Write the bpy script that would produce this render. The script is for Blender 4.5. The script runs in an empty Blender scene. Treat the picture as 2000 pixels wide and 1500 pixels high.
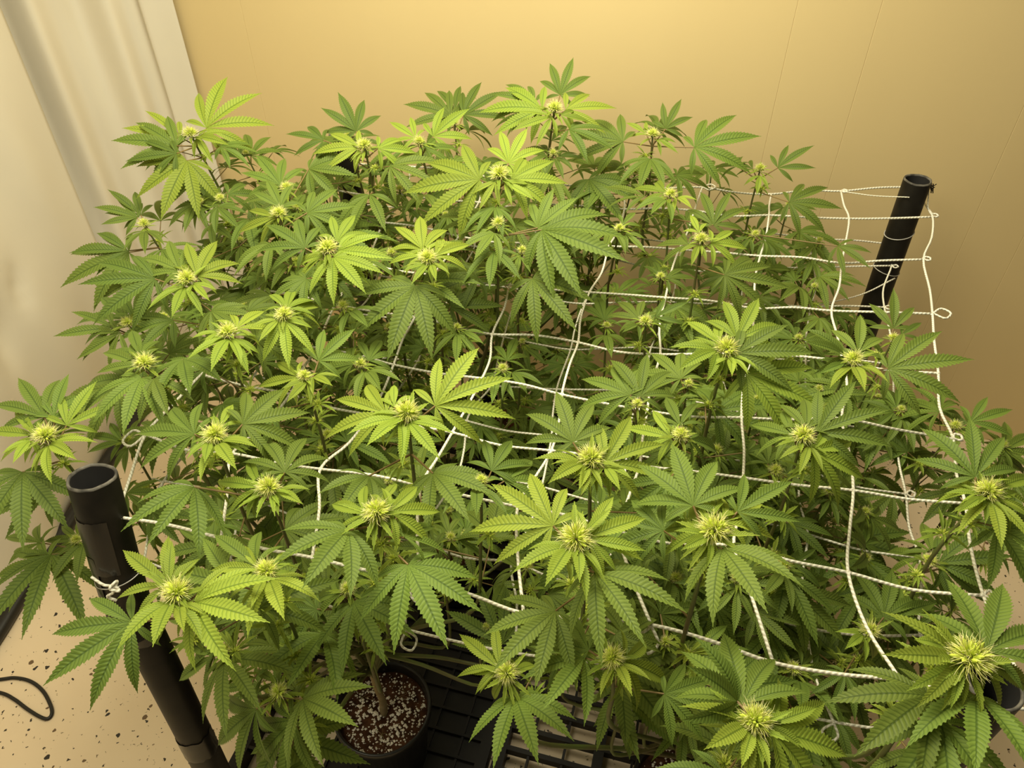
import bpy, math, random
from mathutils import Vector, Matrix

R = random.Random(11)
scene = bpy.context.scene
col = scene.collection

# ------------------------------------------------------------------ camera
CAM_H = 1.75; PITCH = math.radians(41.4); FPX = 1500.0
CT, ST = math.cos(PITCH), math.sin(PITCH)
cam_d = bpy.data.cameras.new('camera'); cam = bpy.data.objects.new('camera', cam_d); col.objects.link(cam)
cam.location = (0, 0, CAM_H); cam.rotation_euler = (math.pi/2 - PITCH, 0, 0)
cam_d.sensor_width = 36; cam_d.lens = 36*FPX/2000; cam_d.clip_start = .02
scene.camera = cam
CAMP = Vector((0, 0, CAM_H))

# ------------------------------------------------------------------ world, lamp, exposure
scene.view_settings.view_transform = 'Standard'
scene.view_settings.look = 'None'
scene.view_settings.gamma = 1
scene.view_settings.use_curve_mapping = False
scene.view_settings.exposure = 0.0
w = bpy.data.worlds.new('room_air'); scene.world = w; w.use_nodes = True
bg = w.node_tree.nodes['Background']; bg.inputs[0].default_value = (1, .90, .62, 1); bg.inputs[1].default_value = .12

def area(name, loc, size, power, colr, aim):
    l = bpy.data.lights.new(name, 'AREA'); l.shape = 'SQUARE'; l.size = size; l.energy = power; l.color = colr
    o = bpy.data.objects.new(name, l); col.objects.link(o); o.location = loc
    d = Vector(aim) - Vector(loc); o.rotation_euler = d.to_track_quat('-Z', 'Y').to_euler(); return o
area('grow_lamp', (-.05, 1.20, 2.25), .90, 43, (1, .93, .70), (-.05, 1.20, 0))
area('added_fill_light', (-.80, .05, 2.35), .80, 15, (1, .93, .70), (-.75, .30, 0))  # unseen fill light, added to brighten the left floor and front leaves

# ------------------------------------------------------------------ helpers
def ray(px, py): return (px-1000)/FPX, (py-750)/FPX
def at(px, py, h):
    u, v = ray(px, py); z = (CAM_H-h)/(ST+v*CT)
    return Vector((u*z, z*(CT-v*ST), h))
def raydir(px, py):
    u, v = ray(px, py); return Vector((u, CT-v*ST, -(ST+v*CT))).normalized()

def tag(o, label=None, cat=None, group=None, kind=None):
    if label: o['label'] = label
    if cat: o['category'] = cat
    if group: o['group'] = group
    if kind: o['kind'] = kind
    return o
def empty(name, loc):
    o = bpy.data.objects.new(name, None); o.empty_display_size = .05; o.location = loc; col.objects.link(o); return o
class MB:
    def __init__(s): s.v = []; s.f = []; s.uv = []; s.mi = []
    def face(s, idx, uvs=None, mi=0): s.f.append(tuple(idx)); s.uv.append(uvs); s.mi.append(mi)
    def add(s, p): s.v.append(tuple(p)); return len(s.v)-1
    def box(s, c, d, mi=0, M=None):
        b = len(s.v)
        for x in (-1, 1):
            for y in (-1, 1):
                for z in (-1, 1):
                    p = Vector((c[0]+x*d[0]/2, c[1]+y*d[1]/2, c[2]+z*d[2]/2)); s.v.append(tuple(M @ p if M else p))
        for q in ((0,1,3,2),(4,6,7,5),(0,4,5,1),(2,3,7,6),(0,2,6,4),(1,5,7,3)): s.face([b+i for i in q], None, mi)
    def tube(s, pts, rad, n=6, caps=True, vs=1.0, mi=0):
        pts = [Vector(p) for p in pts]; rr = rad if isinstance(rad, (list, tuple)) else [rad]*len(pts)
        b = len(s.v); ref = Vector((.3, .2, .93)).normalized(); L = 0; ls = []
        t0 = (pts[1]-pts[0]).normalized()
        if abs(t0.dot(ref)) > .9: ref = Vector((1, .1, 0)).normalized()
        nx = (ref - t0*ref.dot(t0)).normalized()
        for i, p in enumerate(pts):
            if i: L += (p-pts[i-1]).length
            ls.append(L*vs)
            a = pts[max(i-1, 0)]; c = pts[min(i+1, len(pts)-1)]; t = (c-a).normalized()
            nx = nx - t*nx.dot(t)
            nx = nx.normalized() if nx.length > 1e-6 else t.orthogonal().normalized()
            ny = t.cross(nx)
            for k in range(n):
                an = 2*math.pi*k/n; s.v.append(tuple(p + (nx*math.cos(an)+ny*math.sin(an))*rr[i]))
        for i in range(len(pts)-1):
            for k in range(n):
                k2 = (k+1) % n
                s.face((b+i*n+k, b+i*n+k2, b+(i+1)*n+k2, b+(i+1)*n+k), [(k/n, ls[i]), ((k+1)/n, ls[i]), ((k+1)/n, ls[i+1]), (k/n, ls[i+1])], mi)
        if caps:
            s.face([b+k for k in range(n)][::-1], None, mi); e = b+(len(pts)-1)*n; s.face([e+k for k in range(n)], None, mi)
    def lathe(s, prof, n=32, wob=None):
        b = len(s.v)
        for i, (r, z) in enumerate(prof):
            for k in range(n):
                a = 2*math.pi*k/n; rr = r; zz = z
                if wob: rr, zz = wob(i, a, r, z)
                s.v.append((rr*math.cos(a), rr*math.sin(a), zz))
        for i in range(len(prof)-1):
            for k in range(n):
                k2 = (k+1) % n; s.face((b+i*n+k, b+i*n+k2, b+(i+1)*n+k2, b+(i+1)*n+k))
    def mesh(s, name, mats, smooth=True):
        me = bpy.data.meshes.new(name); me.from_pydata(s.v, [], s.f)
        for m in (mats if isinstance(mats, (list, tuple)) else [mats]): me.materials.append(m)
        if any(s.uv):
            ul = me.uv_layers.new(name='UVMap').data; k = 0
            for f, u in zip(s.f, s.uv):
                for j in range(len(f)):
                    if u: ul[k].uv = u[j]
                    k += 1
        if smooth: me.polygons.foreach_set('use_smooth', [True]*len(s.f))
        if any(s.mi): me.polygons.foreach_set('material_index', s.mi)
        me.update(); return me
    def build(s, name, mats, parent=None, smooth=True, loc=None):
        o = bpy.data.objects.new(name, s.mesh(name, mats, smooth)); col.objects.link(o)
        if parent: o.parent = parent
        if loc is not None: o.location = loc
        return o
def spline(pts, sub=6):
    pts = [Vector(p) for p in pts]; out = []
    P = [pts[0]*2-pts[1]] + pts + [pts[-1]*2-pts[-2]]
    for i in range(1, len(P)-2):
        a, b, c, d = P[i-1:i+3]
        for k in range(sub):
            t = k/sub
            out.append(.5*((2*b)+(c-a)*t+(2*a-5*b+4*c-d)*t*t+(3*b-a-3*c+d)*t**3))
    out.append(pts[-1]); return out

# ------------------------------------------------------------------ materials
def mat(name, base=(.5,.5,.5), rough=.6, spec=.4):
    m = bpy.data.materials.new(name); m.use_nodes = True
    nt = m.node_tree; b = nt.nodes['Principled BSDF']
    b.inputs['Base Color'].default_value = (*base, 1); b.inputs['Roughness'].default_value = rough
    b.inputs['Specular IOR Level'].default_value = spec
    return m, nt, b
def N(nt, typ, **kw):
    n = nt.nodes.new(typ)
    for k, v in kw.items(): setattr(n, k, v)
    return n
def ramp(nt, stops):
    n = N(nt, 'ShaderNodeValToRGB'); e = n.color_ramp.elements
    while len(e) < len(stops): e.new(.5)
    for el, (p, c) in zip(e, stops): el.position = p; el.color = (*c, 1) if len(c) == 3 else c
    return n
def math_n(nt, op, a, b=None):
    n = N(nt, 'ShaderNodeMath', operation=op)
    for i, x in enumerate((a, b)):
        if x is None: continue
        if isinstance(x, (int, float)): n.inputs[i].default_value = x
        else: nt.links.new(x, n.inputs[i])
    return n.outputs[0]
def noise_mix(nt, b, c1, c2, scale, detail=4, coord='Object', bump=0, stretch=None):
    tc = N(nt, 'ShaderNodeTexCoord'); src = tc.outputs[coord]
    if stretch:
        mp = N(nt, 'ShaderNodeMapping'); mp.inputs['Scale'].default_value = stretch; nt.links.new(src, mp.inputs[0]); src = mp.outputs[0]
    n = N(nt, 'ShaderNodeTexNoise'); n.inputs['Scale'].default_value = scale; n.inputs['Detail'].default_value = detail
    nt.links.new(src, n.inputs['Vector'])
    r = ramp(nt, [(.3, c1), (.7, c2)]); nt.links.new(n.outputs['Fac'], r.inputs[0]); nt.links.new(r.outputs[0], b.inputs['Base Color'])
    if bump:
        bp = N(nt, 'ShaderNodeBump'); bp.inputs['Strength'].default_value = bump; bp.inputs['Distance'].default_value = .002
        nt.links.new(n.outputs['Fac'], bp.inputs['Height']); nt.links.new(bp.outputs[0], b.inputs['Normal'])
    return r, src

def leaf_material(name, base, dark, vein):
    m, nt, b = mat(name, base, .55, .22)
    uvn = N(nt, 'ShaderNodeUVMap'); sp = N(nt, 'ShaderNodeSeparateXYZ'); nt.links.new(uvn.outputs[0], sp.inputs[0])
    a = math_n(nt, 'ABSOLUTE', math_n(nt, 'MULTIPLY', math_n(nt, 'SUBTRACT', sp.outputs[0], .5), 2))
    ph = math_n(nt, 'FRACT', math_n(nt, 'SUBTRACT', math_n(nt, 'MULTIPLY', sp.outputs[1], 20.0), math_n(nt, 'MULTIPLY', a, 1.5)))
    tri = math_n(nt, 'ABSOLUTE', math_n(nt, 'SUBTRACT', math_n(nt, 'MULTIPLY', ph, 2), 1))       # 1 at a side vein, 0 between two
    r1 = ramp(nt, [(.0, base), (.50, base), (.82, dark), (.98, tuple((p+q)/2 for p, q in zip(dark, vein)))]); nt.links.new(tri, r1.inputs[0])
    r2 = ramp(nt, [(.0, (1,1,1)), (.05, (1,1,1)), (.13, (0,0,0))]); nt.links.new(a, r2.inputs[0])
    mx = N(nt, 'ShaderNodeMix', data_type='RGBA'); nt.links.new(r2.outputs[0], mx.inputs[0])
    nt.links.new(r1.outputs[0], mx.inputs[6]); mx.inputs[7].default_value = (*vein, 1)
    oi = N(nt, 'ShaderNodeObjectInfo'); hs = N(nt, 'ShaderNodeHueSaturation')
    nt.links.new(math_n(nt, 'ADD', math_n(nt, 'MULTIPLY', oi.outputs['Random'], .014), .487), hs.inputs['Hue'])
    nt.links.new(math_n(nt, 'ADD', math_n(nt, 'MULTIPLY', math_n(nt, 'FRACT', math_n(nt, 'MULTIPLY', oi.outputs['Random'], 7.31)), .36), .82), hs.inputs['Value'])
    nt.links.new(mx.outputs[2], hs.inputs['Color'])
    nt.links.new(hs.outputs[0], b.inputs['Base Color'])
    bp = N(nt, 'ShaderNodeBump'); bp.inputs['Strength'].default_value = .34; bp.inputs['Distance'].default_value = .0014; bp.invert = True
    nt.links.new(math_n(nt, 'MULTIPLY', tri, math_n(nt, 'SUBTRACT', 1.2, a)), bp.inputs['Height']); nt.links.new(bp.outputs[0], b.inputs['Normal'])
    tr = N(nt, 'ShaderNodeBsdfTranslucent'); hs2 = N(nt, 'ShaderNodeHueSaturation'); hs2.inputs['Hue'].default_value = .485; hs2.inputs['Value'].default_value = 1.35
    nt.links.new(hs.outputs[0], hs2.inputs['Color']); nt.links.new(hs2.outputs[0], tr.inputs[0])
    ms = N(nt, 'ShaderNodeMixShader'); ms.inputs[0].default_value = .23
    nt.links.new(b.outputs[0], ms.inputs[1]); nt.links.new(tr.outputs[0], ms.inputs[2]); nt.links.new(ms.outputs[0], nt.nodes['Material Output'].inputs[0])
    return m
M_LEAF = leaf_material('mature_leaf', (.150, .222, .036), (.112, .175, .027), (.066, .112, .016))
M_YOUNG = leaf_material('young_leaf', (.262, .355, .044), (.198, .284, .033), (.115, .180, .020))
M_STALK, nt, b = mat('leaf_stalk', (.24, .10, .06), .5); noise_mix(nt, b, (.16, .20, .04), (.26, .085, .06), 30)
M_STEM, nt, b = mat('green_stem', (.16, .20, .05), .55); noise_mix(nt, b, (.12, .165, .035), (.11, .085, .03), 14)
M_WOOD, nt, b = mat('woody_stem', (.3, .22, .12), .8); noise_mix(nt, b, (.36, .27, .14), (.20, .15, .07), 40, bump=.4)
M_PISTIL, nt, b = mat('pistil', (.62, .60, .16), .6)
tc = N(nt, 'ShaderNodeUVMap'); sp = N(nt, 'ShaderNodeSeparateXYZ'); nt.links.new(tc.outputs[0], sp.inputs[0])
r = ramp(nt, [(0, (.50, .62, .06)), (.45, (.80, .80, .20)), (1, (.92, .86, .50))]); nt.links.new(sp.outputs[1], r.inputs[0]); nt.links.new(r.outputs[0], b.inputs['Base Color'])
M_PISTIL2, nt, b = mat('pale_calyx', (.56, .66, .08), .5)

M_WALL, nt, b = mat('yellow_wall_paint', (.80, .60, .27), .62, .25)
noise_mix(nt, b, (.69, .535, .27), (.715, .56, .285), 3, 3, bump=.05, stretch=(1, 1, .35))
M_SHEET, nt, b = mat('white_plastic_sheet', (.80, .73, .58), .42, .4)
noise_mix(nt, b, (.72, .66, .53), (.75, .69, .555), 5, 3, bump=.06)
M_FLOOR, nt, b = mat('speckled_floor', (.70, .54, .33), .5, .35)
tc = N(nt, 'ShaderNodeTexCoord')
nz = N(nt, 'ShaderNodeTexNoise'); nz.inputs['Scale'].default_value = 3.0; nz.inputs['Detail'].default_value = 5; nt.links.new(tc.outputs['Object'], nz.inputs['Vector'])
basec = ramp(nt, [(.3, (.78, .61, .40)), (.7, (.84, .685, .47))]); nt.links.new(nz.outputs['Fac'], basec.inputs[0])
prev = basec.outputs[0]
for sc, thr, keep, dk in ((42, .17, .62, (.035, .028, .02)), (75, .17, .66, (.05, .035, .02)), (30, .12, .70, (.16, .10, .05)), (120, .15, .7, (.22, .15, .08))):
    ns = N(nt, 'ShaderNodeTexNoise'); ns.inputs['Scale'].default_value = sc*2.2; nt.links.new(tc.outputs['Object'], ns.inputs['Vector'])
    vm = N(nt, 'ShaderNodeVectorMath', operation='MULTIPLY_ADD'); nt.links.new(ns.outputs['Color'], vm.inputs[0]); vm.inputs[1].default_value = (.012, .012, 0); nt.links.new(tc.outputs['Object'], vm.inputs[2])
    vo = N(nt, 'ShaderNodeTexVoronoi'); vo.inputs['Scale'].default_value = sc; nt.links.new(vm.outputs[0], vo.inputs['Vector'])
    sc2 = N(nt, 'ShaderNodeSeparateColor'); nt.links.new(vo.outputs['Color'], sc2.inputs[0])
    lim = math_n(nt, 'MULTIPLY', math_n(nt, 'GREATER_THAN', sc2.outputs[0], keep), math_n(nt, 'ADD', math_n(nt, 'MULTIPLY', sc2.outputs[1], thr), .06))
    msk = math_n(nt, 'LESS_THAN', vo.outputs['Distance'], lim)
    mx = N(nt, 'ShaderNodeMix', data_type='RGBA'); nt.links.new(msk, mx.inputs[0]); nt.links.new(prev, mx.inputs[6]); mx.inputs[7].default_value = (*dk, 1); prev = mx.outputs[2]
nt.links.new(prev, b.inputs['Base Color'])
M_PIPE, nt, b = mat('black_pipe', (.010, .009, .007), .45, .22); noise_mix(nt, b, (.006, .005, .004), (.016, .013, .009), 25, 5, bump=.08)
M_PIPE_IN = mat('pipe_bore', (.010, .009, .008), .8)[0]
M_PIPE_CUT, nt, b = mat('scuffed_pipe_rim', (.12, .11, .09), .7); noise_mix(nt, b, (.018, .016, .013), (.17, .155, .125), 60, 4)
M_TAPE = mat('black_tape', (.012, .010, .008), .25, .6)[0]
M_WIRE = mat('thin_wire', (.45, .43, .38), .3, .8)[0]
M_CORD, nt, b = mat('white_cord', (.84, .80, .66), .8, .2)
uvn = N(nt, 'ShaderNodeUVMap'); wv = N(nt, 'ShaderNodeTexWave', bands_direction='DIAGONAL'); wv.inputs['Scale'].default_value = .55; wv.inputs['Distortion'].default_value = .4
nt.links.new(uvn.outputs[0], wv.inputs['Vector'])
bp = N(nt, 'ShaderNodeBump'); bp.inputs['Strength'].default_value = .6; bp.inputs['Distance'].default_value = .0012; nt.links.new(wv.outputs['Fac'], bp.inputs['Height']); nt.links.new(bp.outputs[0], b.inputs['Normal'])
r = ramp(nt, [(.1, (.62, .58, .45)), (.5, (.87, .84, .71))]); nt.links.new(wv.outputs['Fac'], r.inputs[0]); nt.links.new(r.outputs[0], b.inputs['Base Color'])
M_POT = mat('black_pot_plastic', (.012, .011, .010), .35, .5)[0]
M_TRAY, nt, b = mat('black_tray_plastic', (.010, .009, .008), .55, .25); noise_mix(nt, b, (.006, .005, .005), (.017, .014, .010), 12, 5)
M_SOIL, nt, b = mat('dark_soil', (.05, .02, .01), .95, .1); noise_mix(nt, b, (.025, .010, .006), (.105, .045, .022), 55, 6, bump=1.0)
M_PERLITE, nt, b = mat('perlite', (.90, .84, .74), .9, .1)
M_CABLE = mat('black_cable', (.018, .016, .012), .45, .4)[0]

# ------------------------------------------------------------------ the room
def wall_y(x): return 2.0376 - .2126*x
m = MB()
for x, y in ((-3, -1.6), (3.6, -1.6), (3.6, 3.0), (-3, 3.0)): m.add((x, y, 0))
for x, y in ((-3, -1.6), (3.6, -1.6), (3.6, 3.0), (-3, 3.0)): m.add((x, y, -.05))
for q in ((0,1,2,3),(7,6,5,4),(0,4,5,1),(1,5,6,2),(2,6,7,3),(3,7,4,0)): m.face(q)
tag(m.build('floor', M_FLOOR, smooth=False), 'tan speckled floor under the plants', kind='structure')

ang = math.atan(-.2126); wd = Vector((math.cos(ang), math.sin(ang), 0)); wn = Vector((-wd.y, wd.x, 0)); wo = Vector((0, wall_y(0), 0))
WM = Matrix.Translation(wo) @ Matrix.Rotation(ang, 4, 'Z')
m = MB(); m.box((.4, .045, 1.3), (4.4, .06, 2.6))
wall = m.build('wall_back', M_WALL, smooth=False); wall.matrix_world = WM
tag(wall, 'yellow panelled wall behind the plants', kind='structure')
def wall_s(px, py):            # distance along the wall of the point seen there
    d = raydir(px, py); t = (wo-CAMP).dot(wn)/d.dot(wn); return (CAMP+d*t-wo).dot(wd)
seams = sorted([wall_s(495, 125), wall_s(1507, 230), wall_s(1648, 260), wall_s(1923, 380), wall_s(1945, 570)])
seams = [-1.8] + [s for i, s in enumerate(seams) if i == 0 or s-seams[i-1] > .05] + [2.0, 2.6]
for a, c in zip(seams[:-1], seams[1:]):
    m = MB(); h = 2.6; e = .0010; d = .0005; g = .0001
    p = [(a+g, .0152, 0), (a+g, d, 0), (a+g+e, 0, 0), (c-g-e, 0, 0), (c-g, d, 0), (c-g, .0152, 0)]
    for q in p: m.add(q)
    for q in p: m.add((q[0], q[1], h))
    for i in range(6): m.face((i, (i+1) % 6, (i+1) % 6+6, i+6))
    m.face((11, 10, 9, 8, 7, 6)); m.face((0, 1, 2, 3, 4, 5))
    m.build('panel', M_WALL, wall, smooth=False)

def sheet(name, plan, folds, label, zt=2.5, nu=160, nv=70):
    P = spline([(x, y, 0) for x, y in plan], 20); L = [0]
    for i in range(1, len(P)): L.append(L[-1]+(P[i]-P[i-1]).length)
    m = MB(); T = L[-1]; k = 0
    for i in range(nu+1):
        s = T*i/nu
        while k < len(L)-2 and L[k+1] < s: k += 1
        f = (s-L[k])/max(L[k+1]-L[k], 1e-6); p = P[k].lerp(P[k+1], f); t = (P[k+1]-P[k]).normalized(); n = Vector((t.y, -t.x, 0))
        for j in range(nv+1):
            z = zt*j/nv; m.add(p + n*folds(s, z) + Vector((0, 0, z)))
    for i in range(nu):
        for j in range(nv):
            a = i*(nv+1)+j; m.face((a, a+1, a+nv+2, a+nv+1))
    o = m.build(name, M_SHEET); sm = o.modifiers.new('thickness', 'SOLIDIFY'); sm.thickness = .0015; sm.offset = 0
    tag(o, label, 'sheet', 'white plastic sheets over the side wall'); return o
def g(x, c, w_): return math.exp(-((x-c)/w_)**2)
def folds_rear(s, z):
    if s < .10: return .002*math.sin(9*z)
    q = s-.10; a = min(q/.06, 1)
    return a*(.028*math.sin(34*q+1.2*z+.6)+.010*math.sin(71*q-2*z)) + .006*math.sin(5*z+8*s)*a
sheet('plastic_sheet', [(-.905, 2.214), (-.945, 2.203), (-.982, 2.186), (-.990, 2.205), (-1.04, 2.175), (-1.12, 2.11), (-1.235, 2.0), (-1.315, 1.86), (-1.355, 1.70)], folds_rear,
      'white plastic sheet in the corner, folded against the yellow wall', nu=130)
def folds_near(s, z):
    a = min(s/.12, 1)
    f = .018*math.sin(6.2*s-1.3*z+.7)*a + .010*math.sin(15*s+3.5*z)*a + .006*math.sin(27*s-6*z)*a
    for sc, zc, w1, w2, am in ((.62, .78, .04, .10, .022), (.50, .70, .03, .07, -.016), (.75, .62, .06, .05, .014), (.42, .55, .05, .09, .012), (.85, .85, .05, .12, -.014), (.30, .62, .03, .06, .010)):
        u = (s-sc)+(z-zc)*.5; v = (z-zc)-(s-sc)*.5
        f += 1.7*am*math.exp(-(u/w1)**2-(v/w2)**2)
    return f
sheet('plastic_sheet', [(-1.212, 1.955), (-1.255, 1.70), (-1.285, 1.35), (-1.31, 1.0), (-1.34, .5), (-1.38, -.1), (-1.42, -.8)], folds_near,
      'white crumpled plastic sheet at left, overlapping the sheet in the corner', nu=240)

# ------------------------------------------------------------------ support posts
def pipe_mesh(name, h, r=.030, depth=.30, rough=.5, seed=0, cut_top=True):
    rr = random.Random(seed); ph = [rr.uniform(0, 6.28) for _ in range(4)]
    def wob(i, a, rad, z):
        if rough and z > h-.006: z += rough*(.0011*math.sin(2*a+ph[0])+.0005*math.sin(5*a+ph[1])+.0004*math.sin(11*a+ph[2]))
        return rad, z
    n = 40; m = MB(); ri = r-.0045
    prof = [(r, 0), (r, h*.5), (r, h-.003), (r-.001, h), (ri+.001, h), (ri, h-.003), (ri, h-depth), (.0005, h-depth)]
    m.lathe(prof, n, wob)
    for i in range(len(prof)-1):
        for k in range(n): m.mi[i*n+k] = 0 if i < 2 else (1 if i < 5 else 2)
    m.face([n-1-k for k in range(n)])
    return m.mesh(name, [M_PIPE, M_PIPE_CUT, M_PIPE_IN])
def orient(a, bpt):
    d = (Vector(bpt)-Vector(a)); q = Vector((0, 0, 1)).rotation_difference(d.normalized()); return Matrix.Translation(a) @ q.to_matrix().to_4x4(), d.length
def ring(pos_m, z, r, rad, tilt=.15, a0=0, a1=6.283, n=28):
    pts = []
    for k in range(n+1):
        a = a0+(a1-a0)*k/n; pts.append(pos_m @ Vector((r*math.cos(a), r*math.sin(a), z+tilt*r*math.cos(a))))
    m = MB(); m.tube(pts, rad, 5); return m
def band(M, r, z0, z1, a0, a1, n=20, ragged=.0, seed=1):
    rr = random.Random(seed); m = MB(); rows = 4
    for j in range(rows+1):
        for k in range(n+1):
            a = a0+(a1-a0)*k/n; e = rr.uniform(-ragged, ragged) if j in (0, rows) else 0
            wr = r+.0010+.0006*math.sin(5*a+3*j)*(1 if 0 < j < rows else .4); m.add(M @ Vector((wr*math.cos(a), wr*math.sin(a), z0+(z1-z0)*j/rows+e)))
    for j in range(rows):
        for k in range(n): q = j*(n+1)+k; m.face((q, q+1, q+n+2, q+n+1))
    return m
def post(loc, lean_to, label, seed):
    e = empty('support_post', loc); MW, L = orient(Vector(loc), Vector(lean_to))
    o = bpy.data.objects.new('pipe', pipe_mesh('pipe', L, seed=seed)); col.objects.link(o); o.parent = e; o.matrix_basis = Matrix.Translation(-Vector(loc)) @ MW
    tag(e, label, 'post', 'four posts of the netting frame'); return e, Matrix.Translation(-Vector(loc)) @ MW, L
# back right
pBR = at(1793, 350, .952)
e, ML, L = post((pBR.x+.012, pBR.y-.02, 0), tuple(pBR), 'black pipe post at back right against the yellow wall', 3)
ring(ML, L-.135, .0312, .0012, .25).build('wire', M_WIRE, e)
ring(ML, L-.235, .0312, .0012, -.2).build('wire', M_WIRE, e)
m = MB()
for k in range(7):
    a = R.uniform(-.6, .6); m.tube([ML @ Vector((.031, 0, L-.012)), ML @ Vector((.036+R.uniform(0, .006), R.uniform(-.006, .006), L-.018+R.uniform(-.012, .006))), ML @ Vector((.038+R.uniform(-.002, .008), R.uniform(-.010, .010), L-.02+R.uniform(-.02, .01)))], .0012, 4)
tag(m.build('knot', M_TAPE, e), 'small frayed black knot at the rim')
# back left, front right
post((-.395, 1.775, 0), (-.415, 1.80, .975), 'black pipe post at back left, mostly hidden behind leaves', 5)
pFR = at(1945, 1338, .94)
post((pFR.x+.01, pFR.y+.01, 0), tuple(pFR), 'black pipe post at front right corner under the largest bud', 7)
# front left: two pipes taped together
foot = Vector((-.585, .615, 0)); joint = Vector((-.592, .668, .735)); top = Vector((-.581, .712, .952))
e = empty('support_post', foot)
MW, L = orient(foot, joint); MLo = Matrix.Translation(-foot) @ MW
o = bpy.data.objects.new('lower_pipe', pipe_mesh('lower_pipe', L, seed=9)); col.objects.link(o); o.parent = e; o.matrix_basis = MLo
j2 = joint + Vector((0, -.012, -.05)); MW, L2 = orient(j2, top); MUp = Matrix.Translation(-foot) @ MW
o = bpy.data.objects.new('upper_pipe', pipe_mesh('upper_pipe', L2, r=.0325, rough=.8, seed=12)); col.objects.link(o); o.parent = e; o.matrix_basis = MUp
band(MUp, .0328, L2-.155, L2-.058, -2.75, -.95, ragged=.001, seed=4).build('tape', M_TAPE, e)
band(MUp, .0330, L2-.225, L2-.125, -3.6, -1.9, ragged=.002, seed=5).build('tape', M_TAPE, e)
band(MLo, .0304, L-.10, L-.015, -3.6, .4, ragged=.003, seed=6).build('tape', M_TAPE, e)
band(MLo, .0304, L-.46, L-.40, -3.4, .4, ragged=.004, seed=8).build('tape', M_TAPE, e)
ring(MUp, L2-.178, .0338, .0009, .2, -3.4, -.2).build('wire', M_WIRE, e)
tag(e, 'black taped pipe post at front left with a cut open top', 'post', 'four posts of the netting frame')

# ------------------------------------------------------------------ trellis nets
ROWS = [((-.42, 1.83), (.97, 1.685)), ((-.43, 1.70), (.935, 1.54)), ((-.45, 1.55), (.855, 1.36)), ((-.47, 1.40), (.785, 1.185)),
        ((-.49, 1.26), (.735, 1.01)), ((-.51, 1.13), (.685, .855)), ((-.53, 1.0), (.647, .715)), ((-.585, .865), (.61, .57)), ((-.555, .70), (.60, .41))]
def net(label, h, jit, rad, sag, dx=0, dy=0, seed=1, scale=1):
    rr = random.Random(seed); root = empty('trellis_net', (.05, 1.1, h)); O = Vector((.05, 1.1, h))
    nod = []
    for j, (a, c) in enumerate(ROWS):
        row = []
        for i in range(9):
            t = i/8; bow = math.sin(math.pi*t)
            x = a[0]+(c[0]-a[0])*t + dx + rr.uniform(-jit, jit); y = a[1]+(c[1]-a[1])*t + dy + rr.uniform(-jit, jit) - (.05*bow if j == 0 else .02*bow if j == 1 else 0)
            z = h - sag*bow*math.sin(math.pi*(j+.6)/9.2) + rr.uniform(-.7, 1)*jit
            row.append(Vector((x, y, z))-O)
        nod.append(row)
    def cord(pts, over=.02):
        path = []
        for a, c in zip(pts[:-1], pts[1:]):
            d = c-a; s = Vector((-d.y, d.x, 0))*rr.uniform(-.04, .04) + Vector((0, 0, rr.uniform(-.010, .006)))
            path += [a, a.lerp(c, .5)+s]
        path.append(pts[-1])
        m = MB(); m.tube(spline(path, 4), rad, 6, vs=160); return m.build('cord', M_CORD, root)
    for j in range(9): cord(nod[j])
    for i in range(9): cord([nod[j][i] for j in range(9)])
    k = MB()
    for q in range(3):
        rr2 = random.Random(q); pts = [Vector((rr2.uniform(-1, 1), rr2.uniform(-1, 1), rr2.uniform(-.5, .5)))*rad*1.1 for _ in range(4)]
        k.tube(spline(pts, 3), rad*.95, 5, vs=160)
    km = k.mesh('knot', M_CORD)
    for j in range(9):
        for i in range(9):
            o = bpy.data.objects.new('knot', km); col.objects.link(o); o.parent = root; o.location = nod[j][i]; o.rotation_euler = (0, 0, rr.uniform(0, 6.28))
    for (j, i, out) in ((1, 8, .012), (2, 8, .012), (3, 8, .026), (0, 7, .012), (5, 8, .012), (7, 8, .012), (7, 0, .03), (6, 0, .03), (8, 3, .03), (8, 5, .035), (0, 5, .025), (8, 7, .025)):
        p = nod[j][i]; a = rr.uniform(-.8, .8); dd = Vector((math.cos(a), math.sin(a), .15))*out*(1 if i > 4 else -1)
        if j == 8: dd = Vector((rr.uniform(-.3, .3), -.6, -.6))*out
        sd = Vector((-dd.y, dd.x, 0))*.6
        m = MB(); m.tube(spline([p, p+dd*.7+sd, p+dd*1.2, p+dd*.7-sd, p+dd*.1], 5), rad*.9, 5, vs=160); m.build('cord_loop', M_CORD, root)
    tag(root, label, 'net', 'two layers of trellis netting'); return root, nod, O
_, nod1, O1 = net('upper white trellis net stretched between the tops of the posts', .885, .010, .00235, .03, seed=2)
_, nod2, O2 = net('lower white trellis net hanging slack below the upper one', .745, .017, .0021, .03, dx=-.02, dy=.015, seed=5)
def tie(pts, label, rad=.0021):
    p0 = Vector(pts[0]); m = MB(); m.tube([q-p0 for q in spline(pts, 6)], rad, 6, vs=160)
    o = m.build('tie_cord', M_CORD, loc=p0); tag(o, label, 'cord', 'cords tying the nets to the posts')
tpFL = Vector((-.565, .683, .888))
tie([O1+nod1[8][0], (O1+nod1[8][0]).lerp(tpFL, .6), tpFL+Vector((.012, .008, 0))], 'short white cord from the upper net to the taped front left post', .0022)
kn = Vector((-.572, .637, .80))
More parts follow.
